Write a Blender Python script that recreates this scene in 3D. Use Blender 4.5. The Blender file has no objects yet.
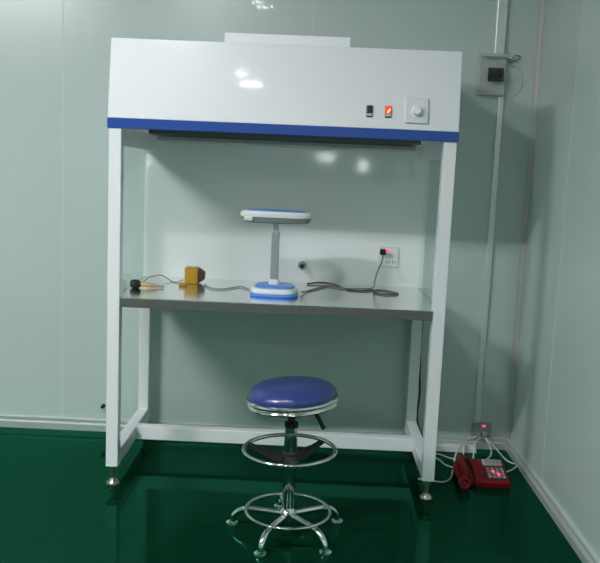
import bpy, bmesh, math, random
from mathutils import Vector, Matrix
random.seed(4)
C = bpy.context.scene.collection
PI = math.pi

# ------------------------------------------------------------------ materials
def mat(name, col, rough=.5, metal=0., coat=0., coat_rough=.05, bump=0., bscale=40., emit=None, estr=0., trans=0., alpha=1., var=0., vscale=8., spec=.5):
    m = bpy.data.materials.new(name); m.use_nodes = True
    nt = m.node_tree; b = nt.nodes['Principled BSDF']
    b.inputs['Base Color'].default_value = (*col, 1)
    b.inputs['Roughness'].default_value = rough
    b.inputs['Metallic'].default_value = metal
    b.inputs['Coat Weight'].default_value = coat
    b.inputs['Coat Roughness'].default_value = coat_rough
    b.inputs['Transmission Weight'].default_value = trans
    b.inputs['Alpha'].default_value = alpha
    b.inputs['Specular IOR Level'].default_value = spec
    if emit:
        b.inputs['Emission Color'].default_value = (*emit, 1)
        b.inputs['Emission Strength'].default_value = estr
    tc = nt.nodes.new('ShaderNodeTexCoord')
    if bump > 0:
        n = nt.nodes.new('ShaderNodeTexNoise'); n.inputs['Scale'].default_value = bscale; n.inputs['Detail'].default_value = 3
        bp = nt.nodes.new('ShaderNodeBump'); bp.inputs['Strength'].default_value = bump; bp.inputs['Distance'].default_value = .004
        nt.links.new(tc.outputs['Object'], n.inputs['Vector']); nt.links.new(n.outputs['Fac'], bp.inputs['Height'])
        nt.links.new(bp.outputs['Normal'], b.inputs['Normal'])
    if var > 0:
        n = nt.nodes.new('ShaderNodeTexNoise'); n.inputs['Scale'].default_value = vscale; n.inputs['Detail'].default_value = 4
        mx = nt.nodes.new('ShaderNodeMixRGB'); mx.inputs['Color1'].default_value = (*[c*(1-var) for c in col], 1)
        mx.inputs['Color2'].default_value = (*[min(1, c*(1+var)) for c in col], 1)
        nt.links.new(tc.outputs['Object'], n.inputs['Vector']); nt.links.new(n.outputs['Fac'], mx.inputs['Fac'])
        nt.links.new(mx.outputs['Color'], b.inputs['Base Color'])
    return m

def brushed(name, col, rough):
    m = mat(name, col, rough, 1.0); nt = m.node_tree; b = nt.nodes['Principled BSDF']
    tc = nt.nodes.new('ShaderNodeTexCoord'); mp = nt.nodes.new('ShaderNodeMapping')
    mp.inputs['Scale'].default_value = (3, 220, 220)
    n = nt.nodes.new('ShaderNodeTexNoise'); n.inputs['Scale'].default_value = 3
    r = nt.nodes.new('ShaderNodeMapRange'); r.inputs['To Min'].default_value = rough-.04; r.inputs['To Max'].default_value = rough+.05
    nt.links.new(tc.outputs['Object'], mp.inputs['Vector']); nt.links.new(mp.outputs['Vector'], n.inputs['Vector'])
    nt.links.new(n.outputs['Fac'], r.inputs['Value']); nt.links.new(r.outputs['Result'], b.inputs['Roughness'])
    return m

def glass_mat(name, col, mixfac):
    m = bpy.data.materials.new(name); m.use_nodes = True; nt = m.node_tree; nt.nodes.clear()
    out = nt.nodes.new('ShaderNodeOutputMaterial'); t = nt.nodes.new('ShaderNodeBsdfTransparent'); g = nt.nodes.new('ShaderNodeBsdfGlossy')
    t.inputs['Color'].default_value = (*col, 1); g.inputs['Roughness'].default_value = .02; g.inputs['Color'].default_value = (.9, 1, .96, 1)
    c = schlick(nt, .02, mixfac)
    mx = nt.nodes.new('ShaderNodeMixShader')
    nt.links.new(c, mx.inputs['Fac']); nt.links.new(t.outputs['BSDF'], mx.inputs[1]); nt.links.new(g.outputs['BSDF'], mx.inputs[2])
    nt.links.new(mx.outputs['Shader'], out.inputs['Surface'])
    return m

def schlick(nt, f0, k):
    ge = nt.nodes.new('ShaderNodeNewGeometry'); dp = nt.nodes.new('ShaderNodeVectorMath'); dp.operation = 'DOT_PRODUCT'
    nt.links.new(ge.outputs['Incoming'], dp.inputs[0]); nt.links.new(ge.outputs['Normal'], dp.inputs[1])
    c = dp.outputs['Value']
    for op, v in (('ABSOLUTE', None), ('MULTIPLY', -1), ('ADD', 1), ('POWER', 5), ('MULTIPLY', k), ('ADD', f0)):
        n = nt.nodes.new('ShaderNodeMath'); n.operation = op; nt.links.new(c, n.inputs[0])
        if v is not None: n.inputs[1].default_value = v
        c = n.outputs[0]
    return c

def epoxy(name):
    """self-levelling green resin: dark pigment under a green-tinted glossy top"""
    m = bpy.data.materials.new(name); m.use_nodes = True; nt = m.node_tree; nt.nodes.clear()
    out = nt.nodes.new('ShaderNodeOutputMaterial'); d = nt.nodes.new('ShaderNodeBsdfDiffuse'); g = nt.nodes.new('ShaderNodeBsdfGlossy')
    g.inputs['Color'].default_value = (.14, 1, .60, 1); g.inputs['Roughness'].default_value = .07
    tc = nt.nodes.new('ShaderNodeTexCoord'); n = nt.nodes.new('ShaderNodeTexNoise'); n.inputs['Scale'].default_value = 2.2
    cm = nt.nodes.new('ShaderNodeMixRGB'); cm.inputs['Color1'].default_value = (.0016, .020, .0095, 1); cm.inputs['Color2'].default_value = (.0022, .026, .0125, 1)
    nt.links.new(tc.outputs['Object'], n.inputs['Vector']); nt.links.new(n.outputs['Fac'], cm.inputs['Fac']); nt.links.new(cm.outputs['Color'], d.inputs['Color'])
    n2 = nt.nodes.new('ShaderNodeTexNoise'); n2.inputs['Scale'].default_value = 5; bp = nt.nodes.new('ShaderNodeBump'); bp.inputs['Strength'].default_value = .06; bp.inputs['Distance'].default_value = .01
    nt.links.new(tc.outputs['Object'], n2.inputs['Vector']); nt.links.new(n2.outputs['Fac'], bp.inputs['Height']); nt.links.new(bp.outputs['Normal'], g.inputs['Normal'])
    mx = nt.nodes.new('ShaderNodeMixShader'); nt.links.new(schlick(nt, .018, .62), mx.inputs['Fac'])
    nt.links.new(d.outputs['BSDF'], mx.inputs[1]); nt.links.new(g.outputs['BSDF'], mx.inputs[2]); nt.links.new(mx.outputs['Shader'], out.inputs['Surface'])
    return m

M = dict(
    wall=mat('wall_panel_paint', (.555, .655, .615), .28, coat=.22, coat_rough=.035, var=.02, vscale=3),
    panel=mat('white_back_panel', (.85, .915, .90), .38, coat=1., coat_rough=.07),
    ceil=mat('ceiling_panel_paint', (.45, .50, .48), .5),
    floor=epoxy('green_epoxy'),
    alu=mat('white_aluminium', (.78, .81, .80), .34, .55),
    seam=mat('panel_joint', (.62, .71, .67), .4),
    white=mat('white_powder_coat', (.87, .90, .91), .34, coat=.5, coat_rough=.06, spec=.3),
    blue=mat('blue_trim_paint', (.016, .075, .36), .3, coat=.3),
    steel=brushed('brushed_stainless', (.78, .80, .78), .17),
    cornertrim=mat('grey_corner_strip', (.56, .57, .57), .45),
    edge=mat('edge_floor_reflection', (.19, .20, .19), .42, .6),  # worktop steel darkened to hold the dark floor it reflects
    grille=mat('diffuser_aluminium', (.13, .145, .14), .5, .5),
    chrome=mat('chrome', (.80, .82, .80), .09, 1.0),
    brass=mat('worn_metal', (.52, .49, .40), .3, 1.0),
    glass=glass_mat('side_glass', (.965, .99, .98), .6),
    clear=mat('clear_cover', (.55, .62, .58), .12, alpha=.16, coat=.6),
    vinyl=mat('blue_vinyl', (.030, .055, .215), .28, coat=.5, coat_rough=.12, bump=.15, bscale=300),
    black=mat('black_plastic', (.010, .010, .011), .4),
    dark=mat('dark_display', (.006, .008, .010), .2),
    plastic=mat('white_plastic', (.78, .82, .80), .35),
    slot=mat('socket_slot', (.09, .11, .11), .5),
    grey=mat('grey_plastic', (.33, .36, .35), .4),
    shell=mat('lamp_shell_shade', (.20, .24, .23), .45),  # grey holds the shade on the lower shell of the lamp head
    lgrey=mat('light_grey_plastic', (.50, .55, .53), .4),
    lampgrey=mat('lamp_column_grey', (.36, .40, .39), .35, .3),
    lampblue=mat('lamp_blue', (.10, .28, .80), .35),
    green_key=mat('green_switch', (.004, .045, .022), .3),
    red_lit=mat('lit_red_switch', (.6, .02, .02), .4, emit=(1., .07, .035), estr=1.1),
    orange_lit=mat('lit_filament', (.8, .2, .05), .4, emit=(1., .33, .16), estr=3.),
    pink_lit=mat('lit_pilot', (.8, .1, .15), .4, emit=(1., .07, .13), estr=1.5),
    red=mat('red_plastic', (.17, .004, .008), .4, spec=.3),
    redgrey=mat('keypad_panel', (.07, .03, .032), .5),
    yellow=mat('yellow_plastic', (.54, .30, .016), .4),
    brown=mat('dark_brown_plastic', (.06, .035, .022), .5),
    orange=mat('orange_plastic', (.55, .27, .06), .5),
    tan=mat('tan_wood', (.62, .42, .17), .5),
    cable_w=mat('white_cable', (.62, .68, .66), .4),
    cable_g=mat('grey_cable', (.19, .20, .20), .45),
    cable_k=mat('black_cable', (.04, .042, .042), .45),
    key=mat('bright_diffuser', (1, 1, 1), .4, emit=(1, 1, 1.03), estr=365),
    spot=mat('small_lamp_diffuser', (1, 1, 1), .4, emit=(1, 1, 1.03), estr=365),
    spot2=mat('dim_lamp_diffuser', (1, 1, 1), .4, emit=(1, 1, 1.03), estr=70),
    far=mat('added_fill_diffuser', (1, 1, 1), .4, emit=(1, 1, 1.03), estr=35),
    pane=mat('added_glow_pane', (.8, .9, .86), .3, emit=(.9, 1, .95), estr=26),
)

# ------------------------------------------------------------------ mesh helpers
class MB:
    def __init__(s): s.bm = bmesh.new()
    def _add(s, verts, faces, mi=0, smooth=False):
        vs = [s.bm.verts.new(v) for v in verts]
        for f in faces:
            try:
                fc = s.bm.faces.new([vs[i] for i in f]); fc.material_index = mi; fc.smooth = smooth
            except ValueError: pass
        return vs
    def box(s, x0, x1, y0, y1, z0, z1, bev=0., mi=0, seg=2):
        t = bmesh.new(); bmesh.ops.create_cube(t, size=1)
        for v in t.verts: v.co = Vector(((x0+x1)/2+v.co.x*(x1-x0), (y0+y1)/2+v.co.y*(y1-y0), (z0+z1)/2+v.co.z*(z1-z0)))
        if bev > 0: bmesh.ops.bevel(t, geom=t.edges[:], offset=bev, segments=3 if bev >= .004 else seg, affect='EDGES', profile=.5)
        s.merge(t, mi, False); return s
    def merge(s, t, mi=0, smooth=False, mtx=None):
        t.verts.index_update(); mp = {}
        for v in t.verts: mp[v] = s.bm.verts.new(mtx @ v.co if mtx else v.co)
        for f in t.faces:
            try:
                n = s.bm.faces.new([mp[v] for v in f.verts]); n.material_index = mi; n.smooth = smooth
            except ValueError: pass
        t.free()
    def lathe(s, prof, org=(0, 0, 0), mtx=None, n=32, mi=0, sx=1., sy=1.):
        """prof: list of (r, z); axis z, then mtx, then moved to org"""
        o = Vector(org); rows = []
        def tr(p):
            p = Vector(p)
            if mtx: p = mtx @ p
            return p+o
        for r, z in prof:
            if r < 1e-6: rows.append([s.bm.verts.new(tr((0, 0, z)))])
            else: rows.append([s.bm.verts.new(tr((r*math.cos(2*PI*i/n)*sx, r*math.sin(2*PI*i/n)*sy, z))) for i in range(n)])
        for a, b in zip(rows[:-1], rows[1:]):
            for i in range(n):
                j = (i+1) % n
                if len(a) == 1 and len(b) == 1: continue
                if len(a) == 1: q = [a[0], b[j], b[i]]
                elif len(b) == 1: q = [a[i], a[j], b[0]]
                else: q = [a[i], a[j], b[j], b[i]]
                f = s.bm.faces.new(q); f.smooth = True; f.material_index = mi
        for row, rev in ((rows[0], True), (rows[-1], False)):
            if len(row) > 1:
                f = s.bm.faces.new(list(reversed(row)) if rev else row); f.material_index = mi
        return s
    def torus(s, R, r, org=(0, 0, 0), mtx=None, n=56, k=12, mi=0):
        o = Vector(org); rows = []
        for i in range(n):
            a = 2*PI*i/n; row = []
            for j in range(k):
                b = 2*PI*j/k; p = Vector(((R+r*math.cos(b))*math.cos(a), (R+r*math.cos(b))*math.sin(a), r*math.sin(b)))
                row.append(s.bm.verts.new((mtx @ p if mtx else p)+o))
            rows.append(row)
        for i in range(n):
            for j in range(k):
                f = s.bm.faces.new([rows[i][j], rows[(i+1) % n][j], rows[(i+1) % n][(j+1) % k], rows[i][(j+1) % k]]); f.smooth = True; f.material_index = mi
        return s
    def tube(s, pts, r, k=10, mi=0, sub=8, radii=None):
        P = [Vector(p) for p in pts]; path = []; rad = []
        if len(P) > 2 and sub > 1:
            Q = [2*P[0]-P[1]]+P+[2*P[-1]-P[-2]]
            for i in range(1, len(Q)-2):
                for u in range(sub):
                    t = u/sub; a, b, c, d = Q[i-1:i+3]
                    path.append(.5*((2*b)+(c-a)*t+(2*a-5*b+4*c-d)*t*t+(3*b-a-3*c+d)*t**3))
                    if radii: rad.append(radii[i-1]*(1-t)+radii[i]*t)
            path.append(P[-1])
            if radii: rad.append(radii[-1])
        else: path = P; rad = radii or []
        rows = []; N = None
        for i, p in enumerate(path):
            T = (path[min(i+1, len(path)-1)]-path[max(i-1, 0)]).normalized()
            if N is None: N = T.orthogonal().normalized()
            N = (N-T*N.dot(T)).normalized(); B = T.cross(N); rr = rad[i] if rad else r
            rows.append([s.bm.verts.new(p+(N*math.cos(2*PI*j/k)+B*math.sin(2*PI*j/k))*rr) for j in range(k)])
        for a, b in zip(rows[:-1], rows[1:]):
            for j in range(k):
                f = s.bm.faces.new([a[j], a[(j+1) % k], b[(j+1) % k], b[j]]); f.smooth = True; f.material_index = mi
        for row in (rows[0][::-1], rows[-1]):
            f = s.bm.faces.new(row); f.material_index = mi
        return s
    def prism(s, poly, axis, a, b, mi=0, bev=0.):
        """poly: 2-D points in the two other axes (in x,y,z order), extruded along axis from a to b"""
        def mk(p, v):
            q = list(p); q.insert('xyz'.index(axis), v); return q
        n = len(poly); t = bmesh.new()
        va = [t.verts.new(mk(p, a)) for p in poly]; vb = [t.verts.new(mk(p, b)) for p in poly]
        t.faces.new(va); t.faces.new(vb[::-1])
        for i in range(n): t.faces.new([va[i], vb[i], vb[(i+1) % n], va[(i+1) % n]])
        bmesh.ops.recalc_face_normals(t, faces=t.faces[:])
        if bev > 0: bmesh.ops.bevel(t, geom=t.edges[:], offset=bev, segments=2, affect='EDGES', profile=.5)
        s.merge(t, mi, False); return s
    def build(s, name, mats, parent=None, loc=None):
        bmesh.ops.recalc_face_normals(s.bm, faces=s.bm.faces[:])
        for e_ in s.bm.edges:
            if len(e_.link_faces) == 2 and e_.calc_face_angle(0) > math.radians(38): e_.smooth = False
        me = bpy.data.meshes.new(name)
        if loc is not None:
            for v in s.bm.verts: v.co -= Vector(loc)
        s.bm.to_mesh(me); s.bm.free()
        for m in (mats if isinstance(mats, (list, tuple)) else [mats]): me.materials.append(m)
        o = bpy.data.objects.new(name, me); C.objects.link(o)
        if loc is not None: o.location = loc
        if parent is not None:
            o.parent = parent
            o.matrix_parent_inverse = Matrix.Translation(parent.location).inverted()
        return o

def tag(o, label, cat, group=None):
    o['label'] = label; o['category'] = cat
    if group: o['group'] = group
    return o
def thing(name, label, cat, loc=(0, 0, 0), group=None):
    o = bpy.data.objects.new(name, None); o.empty_display_size = .05; o.location = loc; C.objects.link(o)
    return tag(o, label, cat, group)
def struct(o): o['kind'] = 'structure'; return o

# ------------------------------------------------------------------ the room
YW, XW = .70, 1.84          # back wall, right wall
XL, YF, ZC = -4.0, -6.5, 2.75
struct(MB().box(XL-.05, XW+.05, YF-.05, YW+.05, -.05, 0).build('floor', M['floor']))
struct(MB().box(XL-.05, XW+.05, YF-.05, YW+.05, ZC, ZC+.05).build('ceiling', M['ceil']))
struct(MB().box(XL-.05, XW+.05, YW, YW+.05, 0, ZC).build('wall_back', M['wall']))
struct(MB().box(XW, XW+.05, YF, YW, 0, ZC).build('wall_right', M['wall']))
struct(MB().box(XL-.05, XL, YF, YW, 0, ZC).build('wall_left', M['wall']))
struct(MB().box(XL-.05, XW+.05, YF-.05, YF, 0, ZC).build('wall_front', M['ceil']))
# panel joints
for i, x in enumerate((-1.57, -.397, .773)):
    struct(MB().box(x-.003, x+.003, YW-.0012, YW, .056, ZC).build('trim_%d' % (i+1), M['seam']))
for i, y in enumerate((.135, -1.04, -2.2)):
    struct(MB().box(XW-.0012, XW, y-.003, y+.003, .056, ZC).build('trim_%d' % (i+4), M['seam']))
# skirting track: two white ridges with a groove between
def skirt(d): return [(0, 0), (-.020, 0), (-.020, .030), (-.016, .033), (-.004, .033), (-.004, .043), (-.012, .045), (-.012, .054), (-.008, .057), (0, .057)]
struct(MB().prism([(YW+a, b) for a, b in skirt(0)], 'x', XL, XW).build('baseboard_back', M['alu']))
struct(MB().prism([(XW+a, b) for a, b in skirt(0)], 'y', YF, YW).build('baseboard_right', M['alu']))
# coved aluminium corner strip
R = .017; cp = [(XW, YW), (XW-R-.005, YW), (XW-R-.005, YW-.004), (XW-R, YW-.004)]
cp += [(XW-R+R*math.sin(a)*.92, YW-.004-R*(1-math.cos(a))*.92) for a in [PI/2*i/8 for i in range(1, 9)]]
cp += [(XW-.004, YW-R-.004), (XW-.004, YW-R-.009), (XW, YW-R-.009)]
struct(MB().prism(cp, 'z', .057, ZC).build('trim_7', M['cornertrim']))

# ceiling lamps of the room, the last one an added fill
def ceiling_light(x, y, lx, ly, label, tm):
    t = thing('ceiling_light', label, 'ceiling light', (x, y, ZC))
    b = MB(); h = .012
    b.box(x-lx/2-.03, x+lx/2+.03, y-ly/2-.03, y+ly/2+.03, ZC-h, ZC, .002)
    b.build('frame', M['white'], t)
    MB().box(x-lx/2, x+lx/2, y-ly/2, y+ly/2, ZC-.026, ZC-h-.001, .005).build('diffuser', tm, t)
ceiling_light(-1.55, -2.0, .90, .10, 'bright wide ceiling light in front of the bench to the left', M['key'])
ceiling_light(-.10, -1.85, .18, .14, 'bright square ceiling light in front of the bench', M['spot'])
ceiling_light(.26, -2.52, .08, .035, 'smallest square ceiling light above the camera', M['spot2'])
ceiling_light(.315, -2.72, .15, .04, 'small oblong ceiling light above the camera', M['spot2'])
ceiling_light(.5, -5.0, 1.25, .14, 'long fill light added on the ceiling at the far end behind the camera', M['far'])  # fill lamp added to even out the brightness of the hood front
# small glowing panes added behind the camera to make highlights on the back panel
for i, (x, z, w, h) in enumerate(((.96, 1.525, .20, .08), (1.46, 1.43, .10, .13), (-1.43, 1.345, .06, .12))):
    f = MB()
    f.box(x-w/2-.03, x+w/2+.03, YF, YF+.012, z-h/2-.03, z-h/2); f.box(x-w/2-.03, x+w/2+.03, YF, YF+.012, z+h/2, z+h/2+.03)
    f.box(x-w/2-.03, x-w/2, YF, YF+.012, z-h/2, z+h/2); f.box(x+w/2, x+w/2+.03, YF, YF+.012, z-h/2, z+h/2)
    fr = struct(f.build('glint_pane_%d' % (i+1), M['alu']))
    MB().box(x-w/2, x+w/2, YF, YF+.006, z-h/2, z+h/2).build('pane', M['pane'], fr)

# ------------------------------------------------------------------ clean bench
W, D, P, YP = 1.36, .665, .05, .652
ZT, TT, ZH, ZB, ZTOP = .797, .039, 1.467, 1.506, 1.815
cb = thing('clean_bench', 'white steel laminar flow clean bench with blue stripe, steel worktop and open frame', 'clean bench', (W/2, D/2, 0))
for x in (0, W-P):
    for y in (0, D-P):
        MB().box(x, x+P, y, y+P, .084, ZH if y == 0 else ZT-TT, .003).build('post', M['white'], cb)
        f = MB().lathe([(0, 0), (.026, 0), (.028, .004), (.027, .010), (.018, .020), (.011, .026), (.009, .028), (.009, .066), (.017, .066), (.017, .084), (0, .084)], (x+P/2, y+P/2, 0), n=24)
        f.build('levelling_foot', M['brass'], cb)
    MB().box(x, x+P, P, D-P, .086, .147, .003).build('side_rail', M['white'], cb)
    MB().box(x+.004, x+P-.004, P, YP-.001, 1.400, ZH, .002).build('top_rail', M['white'], cb)
    xm = x+P/2
    MB().box(xm-.003, xm+.003, P, YP-.001, ZT, 1.400).build('side_glass', M['glass'], cb)
MB().box(P, W-P, .348, .398, .086, .147, .003).build('cross_bar', M['white'], cb)
# worktop, notched round the posts

MB().box(.008, W-.008, YP, D, ZT, ZH, .001).build('back_panel', M['panel'], cb)
wp = [(P, .0), (W-P, .0), (W-P, P), (W, P), (W, D), (0, D), (0, P), (P, P)]
wt = MB().prism(wp, 'z', ZT-TT, ZT).build('worktop', M['steel'], cb)
MB().box(P+.001, W-P-.001, -.0035, -.0002, ZT-TT, ZT-.002, .001).build('front_edge', M['edge'], wt)  # thin strip added to carry the painted floor reflection
# hood
e = .004
hp = [(-e, ZB), (.0385, ZTOP), (D, ZTOP), (D, ZH), (.02, ZH), (.02, ZB)]
hood = MB().prism(hp, 'x', -e, W+e, bev=.0025).build('hood', M['white'], cb)
MB().box(-e-.001, W+e+.001, -e-.002, .03, ZH, ZB-.0005, .002).build('blue_stripe', M['blue'], hood)
MB().box(.429, .932, .12, .52, ZTOP, ZTOP+.05, .003).build('filter_cap', M['white'], hood)
g = MB()
g.box(.15, 1.225, .035, .05, 1.452, ZH); g.box(.15, 1.225, .29, .305, 1.452, ZH)
g.box(.15, .165, .05, .29, 1.452, ZH); g.box(1.21, 1.225, .05, .29, 1.452, ZH); g.box(.165, 1.21, .05, .29, 1.462, ZH)
for k in range(9): g.box(.165, 1.21, .07+k*.023, .073+k*.023, 1.454, 1.462)
g.build('air_diffuser', M['grille'], hood)
MB().box(.13, 1.24, .31, .60, 1.436, ZH, .004).build('lamp_housing', M['lgrey'], hood)
# controls on the sloped front
sl = math.atan2(.0385+e, ZTOP-ZB)
def face(x, z): return Vector((x, -e+(z-ZB)*math.tan(sl), z))
RX = Matrix.Rotation(-sl, 4, 'X')
def on_face(x, z): return Matrix.Translation(face(x, z)) @ RX
def tbox(mb, m, x0, x1, y0, y1, z0, z1, bev=0., mi=0):
    t = bmesh.new(); bmesh.ops.create_cube(t, size=1)
    for v in t.verts: v.co = Vector(((x0+x1)/2+v.co.x*(x1-x0), (y0+y1)/2+v.co.y*(y1-y0), (z0+z1)/2+v.co.z*(z1-z0)))
    if bev > 0: bmesh.ops.bevel(t, geom=t.edges[:], offset=bev, segments=2, affect='EDGES', profile=.5)
    mb.merge(t, mi, False, m)
for x, z, lab, mt in ((1.0145, 1.571, 'green rocker switch', 'green_key'), (1.087, 1.572, 'lit red rocker switch', 'red_lit')):
    m = on_face(x, z); b = MB(); tbox(b, m, -.0125, .0125, -.004, .0, -.023, .023, .0015)
    o = b.build('rocker_switch', M['black'], hood); o['label'] = lab
    b = MB(); tbox(b, m, -.0105, .0105, -.008, -.003, -.007, .021, .0015); k = b.build('rocker', M[mt], o); k['label'] = lab.replace(' switch', '')
    b = MB(); tbox(b, m, -.0105, .0105, -.005, -.003, -.019, -.008, .001); b.build('label_plate', M['lgrey'], o)
    if mt == 'red_lit':
        b = MB(); tbox(b, m @ Matrix.Rotation(.6, 4, 'Y'), -.003, .003, -.0088, -.0075, -.006, .012); b.build('pilot_lamp', M['orange_lit'], o)
m = on_face(1.196, 1.580); b = MB(); tbox(b, m, -.046, .046, -.009, 0, -.050, .050, .004)
dm = b.build('dimmer_plate', M['plastic'], hood)
MB().lathe([(.024, 0), (.024, .004), (.017, .006), (.016, .018), (.013, .021), (0, .021)], face(1.197, 1.576)+RX.to_3x3() @ Vector((0, -.009, 0)), (RX.to_3x3() @ Matrix.Rotation(PI/2, 3, 'X')), 28).build('dimmer_knob', M['white'], dm)

# ------------------------------------------------------------------ stool
SX, SY = .768, -.345
st = thing('lab_stool', 'round blue vinyl stool with chrome foot ring and five leg base', 'stool', (SX, SY, 0))
TILT = Matrix.Rotation(math.radians(-4.5), 3, 'Y')
so = (SX-.001, SY, .517)
cush = [(0, -.01), (.150, -.01), (.157, .0), (.161, .010), (.159, .022), (.150, .034), (.130, .045), (.097, .053), (.055, .057), (.02, .0585), (0, .059)]
MB().lathe(cush, so, TILT, 56).build('seat', M['vinyl'], st)
MB().lathe([(0, -.030), (.150, -.030), (.160, -.028), (.166, -.022), (.164, -.016), (.161, -.014), (.165, -.010), (.169, -.003), (.167, .004), (.162, .006), (.155, .003), (.150, -.012), (0, -.012)], so, TILT, 56).build('seat_rim', M['chrome'], st)
MB().lathe([(0, .452), (.045, .452), (.05, .467), (.05, .492), (0, .492)], (SX, SY, 0), n=28).build('seat_bracket', M['black'], st)
MB().tube([(SX+.02, SY-.01, .472), (SX+.075, SY-.03, .470), (SX+.098, SY-.04, .452), (SX+.118, SY-.045, .416)], .006, 10, radii=[.005, .006, .008, .009]).build('height_lever', M['black'], st)
MB().lathe([(0, .40), (.014, .40), (.014, .456), (0, .456)], (SX, SY, 0), n=24).build('gas_piston', M['black'], st)
MB().lathe([(0, .404), (.0255, .404), (.0265, .410), (.0255, .422), (.016, .426), (0, .426)], (SX, SY, 0), n=28).build('collar', M['black'], st)
MB().lathe([(0, .065), (.021, .065), (.022, .257), (.024, .262), (.024, .404), (0, .404)], (SX, SY, 0), n=32).build('column', M['chrome'], st)
fr = MB().torus(.168, .0075, (SX-.003, SY, .318), Matrix.Rotation(math.radians(-1.2), 3, 'Y'), 72).build('foot_ring', M['chrome'], st)
b = MB(); ZS = .290
b.lathe([(.022, ZS-.022), (.036, ZS-.020), (.038, ZS+.0), (.034, ZS+.016), (.022, ZS+.02)], (SX, SY, 0), n=28)
for k in range(3):
    a = math.radians(45+118*k); d = Vector((math.cos(a), math.sin(a), 0)); n = Vector((-d.y, d.x, 0)); o = Vector((SX, SY, 0))
    pr = [(.024, .030, ZS-.018, ZS+.012), (.07, .022, ZS-.010, ZS+.010), (.12, .014, ZS+.003, ZS+.018), (.166, .010, ZS+.018, ZS+.030)]
    vs = []
    for rr, w, z0, z1 in pr:
        vs += [o+d*rr+n*w+Vector((0, 0, z0)), o+d*rr-n*w+Vector((0, 0, z0)), o+d*rr-n*w*.8+Vector((0, 0, z1)), o+d*rr+n*w*.8+Vector((0, 0, z1))]
    fs = [(0, 1, 2, 3), (15, 14, 13, 12)]
    for i in range(3):
        for j in range(4): fs.append((4*i+j, 4*i+(j+1) % 4, 4*i+4+(j+1) % 4, 4*i+4+j))
    b._add(vs, fs)
b.build('spoke_hub', M['black'], fr)
MB().lathe([(0, .050), (.024, .050), (.034, .058), (.034, .078), (.026, .086), (.021, .096), (0, .096)], (SX, SY, 0), n=28).build('base_hub', M['chrome'], st)
MB().torus(.156, .0062, (SX, SY, .083), None, 72).build('base_ring', M['chrome'], st)
for k in range(5):
    a = math.radians(100+72*k+(0, -3.5, 2, -5, 0)[k]); d = Vector((math.cos(a), math.sin(a), 0)); o = Vector((SX, SY, 0))
    q = lambda rr, z: o+d*rr+Vector((0, 0, z))
    leg = MB().tube([q(.025, .070), q(.09, .070), q(.150, .069), q(.184, .058), q(.206, .036), q(.212, .012)], .0115, 14).build('leg', M['chrome'], st)
    MB().lathe([(0, 0), (.020, 0), (.023, .003), (.022, .009), (.014, .014), (0, .016)], q(.214, 0), n=24).build('glide', M['chrome'], leg)

# ------------------------------------------------------------------ desk lamp on the worktop
lx, ly = .657, .25
lamp = thing('desk_lamp', 'blue and white desk lamp with flat head and grey column on the worktop', 'lamp', (lx, ly, ZT))
def slab(mb, x0, x1, y0, y1, prof, n=48, e_=3.2):
    """superellipse slab: prof = list of (scale, z)"""
    cx, cy, a, b_ = (x0+x1)/2, (y0+y1)/2, (x1-x0)/2, (y1-y0)/2; rows = []
    for s_, z in prof:
        row = []
        for i in range(n):
            t = 2*PI*i/n; c, s2 = math.cos(t), math.sin(t)
            row.append(mb.bm.verts.new((cx+a*s_*math.copysign(abs(c)**(2/e_), c), cy+b_*s_*math.copysign(abs(s2)**(2/e_), s2), z)))
        rows.append(row)
    for p, q_ in zip(rows[:-1], rows[1:]):
        for i in range(n):
            f = mb.bm.faces.new([p[i], p[(i+1) % n], q_[(i+1) % n], q_[i]]); f.smooth = True
    mb.bm.faces.new(rows[0][::-1]); mb.bm.faces.new(rows[-1])
    return mb
slab(MB(), .556, .766, .155, .335, [(.95, ZT), (1, ZT+.004), (1, ZT+.012), (.97, ZT+.014)]).build('base_plate', M['lampblue'], lamp)
slab(MB(), .560, .762, .158, .332, [(.97, ZT+.014), (1, ZT+.018), (1, ZT+.028), (.96, ZT+.034), (.90, ZT+.036)]).build('base', M['plastic'], lamp)
slab(MB(), .575, .747, .168, .322, [(.98, ZT+.036), (1, ZT+.037), (.95, ZT+.043), (.86, ZT+.045)]).build('base_top', M['lampblue'], lamp)
slab(MB(), lx-.024, lx+.024, ly-.01, ly+.036, [(1, ZT+.044), (1, ZT+.060), (.85, ZT+.066)]).build('column_socket', M['plastic'], lamp)
MB().box(lx-.017, lx+.017, ly, ly+.026, ZT+.062, 1.066, .004).build('column', M['lampgrey'], lamp)
MB().box(lx-.011, lx+.011, ly+.003, ly+.021, 1.060, 1.112, .003).build('neck', M['lgrey'], lamp)
hx0, hx1, hy0, hy1 = .503, .812, .195, .325
head = slab(MB(), hx0, hx1, hy0, hy1, [(.985, 1.131), (1, 1.136), (1, 1.145), (.975, 1.152), (.92, 1.156)], 64, 2.6).build('lamp_head', M['plastic'], lamp)
slab(MB(), hx0+.004, hx1-.004, hy0+.004, hy1-.004, [(.80, 1.106), (.93, 1.110), (.985, 1.124), (.99, 1.132)], 64, 2.6).build('underside_shell', M['shell'], head)
slab(MB(), hx0+.028, hx1-.028, hy0+.02, hy1-.02, [(1, 1.155), (.97, 1.158), (.80, 1.161), (.5, 1.162)], 64, 2.6).build('top_cover', M['lampblue'], head)
MB().box(hx0+.018, hx0+.056, hy0+.006, hy0+.05, 1.114, 1.131, .004).build('end_patch', M['plastic'], head)  # white patch at the left end of the underside

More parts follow.
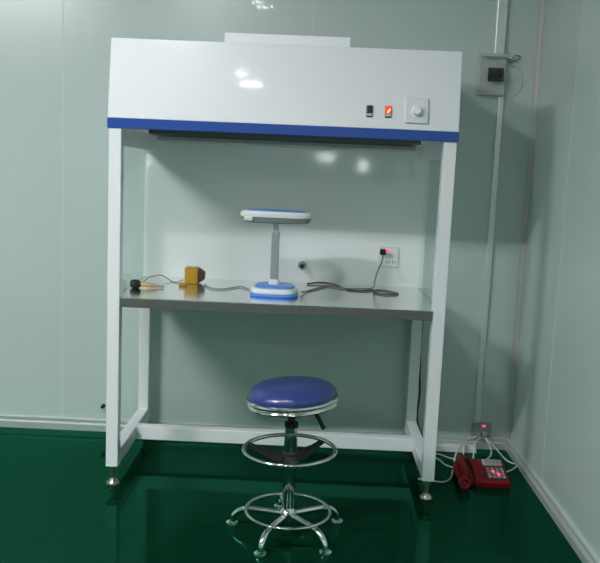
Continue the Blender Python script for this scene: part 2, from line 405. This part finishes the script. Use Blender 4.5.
# ------------------------------------------------------------------ small things on the worktop
t = thing('yellow_case', 'small yellow box with a dark brown end on the worktop, left of lamp', 'box', (.275, .49, ZT))
MB().box(.238, .300, .455, .52, ZT, ZT+.075, .006).build('case', M['yellow'], t)
MB().prism([(.300, ZT+.004), (.325, ZT+.018), (.327, ZT+.052), (.300, ZT+.071)], 'y', .458, .517, bev=.003).build('end_cap', M['brown'], t)
tag(MB().box(-.018, .018, -.012, .012, 0, .016, .004).build('orange_clip', M['orange']), 'tiny orange piece lying in front of the yellow box', 'clip').location = (.245, .375, ZT)
t = thing('hand_tool', 'dark headed tool with a tan handle lying on the worktop beside left post', 'tool', (.10, .28, ZT))
MB().lathe([(0, -.022), (.014, -.022), (.019, -.012), (.019, .010), (.012, .022), (0, .024)], (.058, .26, ZT+.019), Matrix.Rotation(PI/2, 3, 'Y'), 24).build('tool_head', M['black'], t)
MB().tube([(.079, .261, ZT+.020), (.112, .270, ZT+.014), (.148, .285, ZT+.0085)], .008, 12, radii=[.009, .009, .006]).build('handle', M['tan'], t)
MB().tube([(.148, .285, ZT+.0085), (.175, .296, ZT+.006)], .004, 10).build('tip', M['grey'], t)
def cable(name, pts, r, m, label, cat='cable', group=None):
    c = Vector(pts[0]); return tag(MB().tube(pts, r, 8).build(name, m, None, tuple(c)), label, cat, group)
z = ZT+.004
cable('thin_wire', [(.055, .42, z), (.07, .50, z+.012), (.12, .53, z+.02), (.17, .50, z), (.205, .47, z), (.233, .47, z+.012)], .0026, M['cable_g'], 'thin grey wire running on the worktop from left post to yellow box')
cable('thin_wire', [(.334, .45, z), (.36, .36, z), (.41, .31, z), (.46, .36, z), (.50, .42, z), (.545, .345, z)], .0026, M['cable_g'], 'thin grey wire on the worktop between yellow box and lamp base')
# wall socket with plug and lamp cord
t = thing('wall_socket', 'white double socket on the bench back panel above the worktop', 'socket', (1.18, YP, .94))
MB().box(1.135, 1.229, YP-.010, YP, .893, .988, .003).build('face_plate', M['plastic'], t)
b = MB()
for x, z_ in ((1.196, .945), (1.208, .917), (1.178, .917)):
    for s in (-1, 1): b.box(x-.0015+s*.006, x+.0015+s*.006, YP-.0108, YP-.009, z_-.007, z_+.007)
b.build('pin_slots', M['slot'], t)
MB().box(1.166, 1.186, YP-.012, YP-.009, .964, .976, .001).build('pilot_lamp', M['pink_lit'], t)
t = thing('power_plug', 'black plug pushed into the socket above the worktop, with hanging cord', 'plug', (1.153, YP-.012, .967))
MB().box(1.138, 1.166, YP-.045, YP-.0125, .952, .980, .006).build('plug_body', M['black'], t)
MB().tube([(1.152, YP-.040, .954), (1.148, YP-.055, .925), (1.13, YP-.065, .880), (1.118, YP-.075, .835), (1.108, YP-.10, ZT+.006), (1.06, YP-.13, ZT+.0045), (.97, .50, ZT+.0045), (.90, .56, ZT+.0045), (.85, .47, ZT+.0045), (.80, .36, ZT+.0045), (.775, .29, ZT+.010)], .0036, 8).build('cord', M['cable_g'], t)
cable('loose_cord', [(.80, .60, z), (.86, .635, z+.004), (.93, .62, z), (.99, .48, z), (1.06, .46, z), (1.13, .50, z), (1.19, .46, z), (1.21, .40, z), (1.15, .37, z), (1.10, .41, z)], .0034, M['cable_k'], 'dark loose cord coiled on the worktop below the wall socket')
t = thing('wall_fitting', 'small round metal fitting with a dark bore on bench back panel, right of lamp column', 'fitting', (.772, YP, .882))
RB = Matrix.Rotation(PI/2, 3, 'X')
MB().lathe([(.021, 0), (.021, .006), (.017, .010), (.017, .034), (.012, .034), (.012, .012), (0, .012)], (.772, YP, .882), RB, 24).build('flange', M['chrome'], t)
MB().lathe([(0, .008), (.0115, .008), (.0115, .036), (.008, .042), (0, .042)], (.772, YP, .882), RB, 20).build('dark_core', M['black'], t)
cable('hanging_cord', [(1.372, .678, .792), (1.373, .682, .70), (1.366, .684, .52), (1.372, .684, .36), (1.378, .684, .27), (1.374, .680, .13), (1.43, .66, .012), (1.48, .645, .005)], .0048, M['cable_k'], 'black cord hanging down behind the right rear post of the bench')

# ------------------------------------------------------------------ on the back wall, right
tag(MB().box(1.622, 1.668, YW-.022, YW, 1.90, ZC, .003).build('cable_trunking', M['alu']), 'wide white cable trunking rising above the breaker box', 'cable trunking')
tag(MB().box(1.656, 1.684, YW-.016, YW, .131, 1.715, .003).build('cable_trunking', M['alu']), 'narrow white cable trunking from breaker box down to the low socket', 'cable trunking')
t = thing('breaker_box', 'grey breaker box with clear cover and black window high on back wall', 'breaker box', (1.615, YW, 1.808))
MB().box(1.552, 1.680, YW-.030, YW, 1.716, 1.900, .006).build('back_box', M['lgrey'], t)
cv = MB().box(1.556, 1.676, YW-.062, YW-.0305, 1.720, 1.896, .010).build('clear_cover', M['clear'], t)
MB().box(1.590, 1.662, YW-.068, YW-.0622, 1.776, 1.838, .002).build('breaker_window', M['dark'], t)
b = MB()
for k in range(3): b.box(1.596+k*.021, 1.609+k*.021, YW-.071, YW-.068, 1.790, 1.806, .001)
b.build('breaker_toggles', M['black'], t)
MB().box(1.548, 1.684, YW-.066, YW-.0625, 1.888, 1.902, .002).build('hinge_lip', M['lgrey'], cv)
MB().tube([(1.676, YW-.03, 1.888), (1.70, YW-.02, 1.882), (1.72, YW-.016, 1.903), (1.745, YW-.012, 1.899), (1.735, YW-.012, 1.885), (1.71, YW-.012, 1.878), (1.69, YW-.012, 1.862)], .0025, 8).build('wire_tail', M['cable_g'], t)
MB().tube([(1.69, YW-.012, 1.862), (1.735, YW-.010, 1.85), (1.757, YW-.010, 1.80), (1.752, YW-.010, 1.755), (1.728, YW-.010, 1.727), (1.712, YW-.010, 1.733)], .0022, 8).build('wire_loop', M['cable_w'], t)

# ------------------------------------------------------------------ low socket, cables and telephone in the corner
t = thing('floor_level_socket', 'grey wall socket with a lit red lamp just above the skirting', 'socket', (1.695, YW, .094))
MB().box(1.648, 1.742, YW-.024, YW, .060, .131, .005).build('face_plate', M['grey'], t)
MB().box(1.694, 1.711, YW-.030, YW-.023, .116, .126, .003).build('pilot_lamp', M['pink_lit'], t)
b = MB()
for x in (1.675, 1.705):
    b.box(x-.012, x+.012, YW-.048, YW-.0245, .066, .092, .005)
b.build('plug', M['grey'], t)
tag(MB().box(1.440, 1.662, .61, .655, 0, .034, .004).build('power_strip', M['plastic'], None, (1.55, .63, 0)), 'white power strip on the floor along the wall, behind the telephone', 'power strip')
GC = 'white cables around the low socket'
wc = M['cable_w']; yq = YW-.05
L = [
 ('white cable bulging furthest left from the low socket down to the handset', [(1.674, .66, .073), (1.62, .63, .064), (1.574, .58, .042), (1.537, .50, .020), (1.522, .42, .005), (1.530, .40, .004)]),
 ('white cable dropping over the power strip behind the telephone, left of its pair', [(1.670, .66, .068), (1.618, .632, .053), (1.598, .598, .044), (1.586, .54, .005), (1.592, .46, .004), (1.61, .43, .004)]),
 ('white cable dropping over the power strip behind the telephone, right of its pair', [(1.690, .66, .066), (1.662, .632, .054), (1.648, .598, .043), (1.632, .54, .005), (1.622, .48, .004), (1.63, .42, .004)]),
 ('white cable curling back on the floor just right of the power strip', [(1.708, .66, .066), (1.728, .62, .034), (1.723, .57, .012), (1.695, .53, .004), (1.668, .50, .004), (1.658, .44, .004)]),
 ('white cable crossing the floor from low socket to the right wall', [(1.716, .66, .066), (1.746, .62, .040), (1.766, .57, .020), (1.785, .52, .007), (1.805, .49, .004), (1.817, .485, .004)]),
 ('short white cable from the telephone right side to the wall', [(1.724, .34, .008), (1.766, .383, .004), (1.795, .415, .004), (1.817, .445, .008)]),
 ('upper white cable between the right front leg and the telephone', [(1.38, .60, .004), (1.468, .568, .004), (1.517, .52, .004), (1.571, .50, .004)]),
 ('middle white cable between the right front leg and the telephone', [(1.40, .56, .004), (1.457, .499, .004), (1.478, .43, .004), (1.505, .40, .004), (1.535, .385, .004)]),
 ('lower white cable curving from the right front leg to the handset', [(1.33, .235, .004), (1.392, .216, .004), (1.440, .213, .004), (1.478, .262, .004), (1.503, .36, .004)]),
]
for lab, pts in L: cable('cable', pts, .0038, wc, lab)

t = thing('telephone', 'red desk telephone with lit red keys on the floor in corner', 'telephone', (1.63, .27, 0))
MB().prism([(.175, 0), (.172, .026), (.182, .034), (.335, .066), (.365, .064), (.372, .05), (.372, 0)], 'x', 1.572, 1.722, bev=.005).build('body', M['red'], t)
MB().prism([(.190, 0), (.190, .024), (.345, .050), (.365, .048), (.365, 0)], 'x', 1.505, 1.5725, bev=.004).build('handset_cradle', M['red'], t)
ps = math.atan2(.032, .153)
mp = Matrix.Translation((1.652, .182, .034)) @ Matrix.Rotation(ps, 4, 'X')
b = MB(); tbox(b, mp, -.030, .055, .108, .150, .0005, .012, .003); dsp = b.build('display_hood', M['lgrey'], t)
b = MB(); tbox(b, mp, -.022, .047, .114, .143, .0122, .0132); b.build('display', M['grey'], dsp)
b = MB(); tbox(b, mp, -.024, .056, .008, .096, .0, .003, .001); kp = b.build('keypad', M['redgrey'], t)
for r_ in range(4):
    for c_ in range(4):
        lit = (r_, c_) in ((2, 1), (1, 2))
        b = MB(); x = -.015+c_*.0205; y = .019+r_*.0215
        tbox(b, mp, x-.0075, x+.0075, y-.0075, y+.0075, .003, .008, .002)
        k = b.build('key', M['pink_lit'] if lit else M['grey'], kp)
        if lit: k['label'] = 'lit red key'
hs = MB()
hs.tube([(1.522, .160, .044), (1.522, .20, .064), (1.524, .26, .074), (1.528, .32, .072), (1.536, .352, .066)], .015, 14, radii=[.017, .016, .014, .016, .019])
RF = Matrix.Rotation(math.radians(72), 3, 'X')
hs.torus(.020, .0085, (1.516, .142, .030), RF, 32, 10)
hs.lathe([(0, -.010), (.019, -.010), (.021, -.004), (.017, .003), (0, .003)], (1.516, .150, .030), RF, 28)
hs.lathe([(0, -.016), (.024, -.016), (.026, -.006), (.024, .012), (0, .014)], (1.540, .345, .064), None, 28)
hs.build('handset', M['red'], t)

# a small black peg low on the wall by the left front post
tag(MB().lathe([(0, 0), (.010, 0), (.010, .006), (.006, .010), (.006, .022), (.009, .026), (.007, .032), (0, .033)], (-.190, YW, .128), RB, 18).build('wall_peg', M['black'], None, (-.190, YW, .128)), 'small black peg on the wall beside the left front post', 'peg')

# ------------------------------------------------------------------ camera
def camera():
    a, b, c = (math.radians(v) for v in (-7.8532, -.6907, 2.4247))
    fw = Vector((math.sin(b)*math.cos(a), math.cos(b)*math.cos(a), math.sin(a)))
    r = Vector((math.cos(b), -math.sin(b), 0)); u = r.cross(fw)
    r2 = r*math.cos(c)+u*math.sin(c); u2 = -r*math.sin(c)+u*math.cos(c)
    cd = bpy.data.cameras.new('camera'); co = bpy.data.objects.new('camera', cd); C.objects.link(co)
    cd.sensor_fit = 'HORIZONTAL'; cd.sensor_width = 36; cd.lens = 36*806.7/600
    m = Matrix((( r2.x, u2.x, -fw.x, .8112), (r2.y, u2.y, -fw.y, -3.1921), (r2.z, u2.z, -fw.z, 1.3338), (0, 0, 0, 1)))
    co.matrix_world = m; bpy.context.scene.camera = co
camera()
w = bpy.data.worlds.new('world'); bpy.context.scene.world = w; w.use_nodes = True
w.node_tree.nodes['Background'].inputs['Color'].default_value = (.8, .95, .9, 1); w.node_tree.nodes['Background'].inputs['Strength'].default_value = .0
vs = bpy.context.scene.view_settings
bpy.context.scene.display_settings.display_device = 'sRGB'
vs.view_transform = 'Standard'; vs.look = 'None'; vs.gamma = 1; vs.use_curve_mapping = False; vs.exposure = -.15
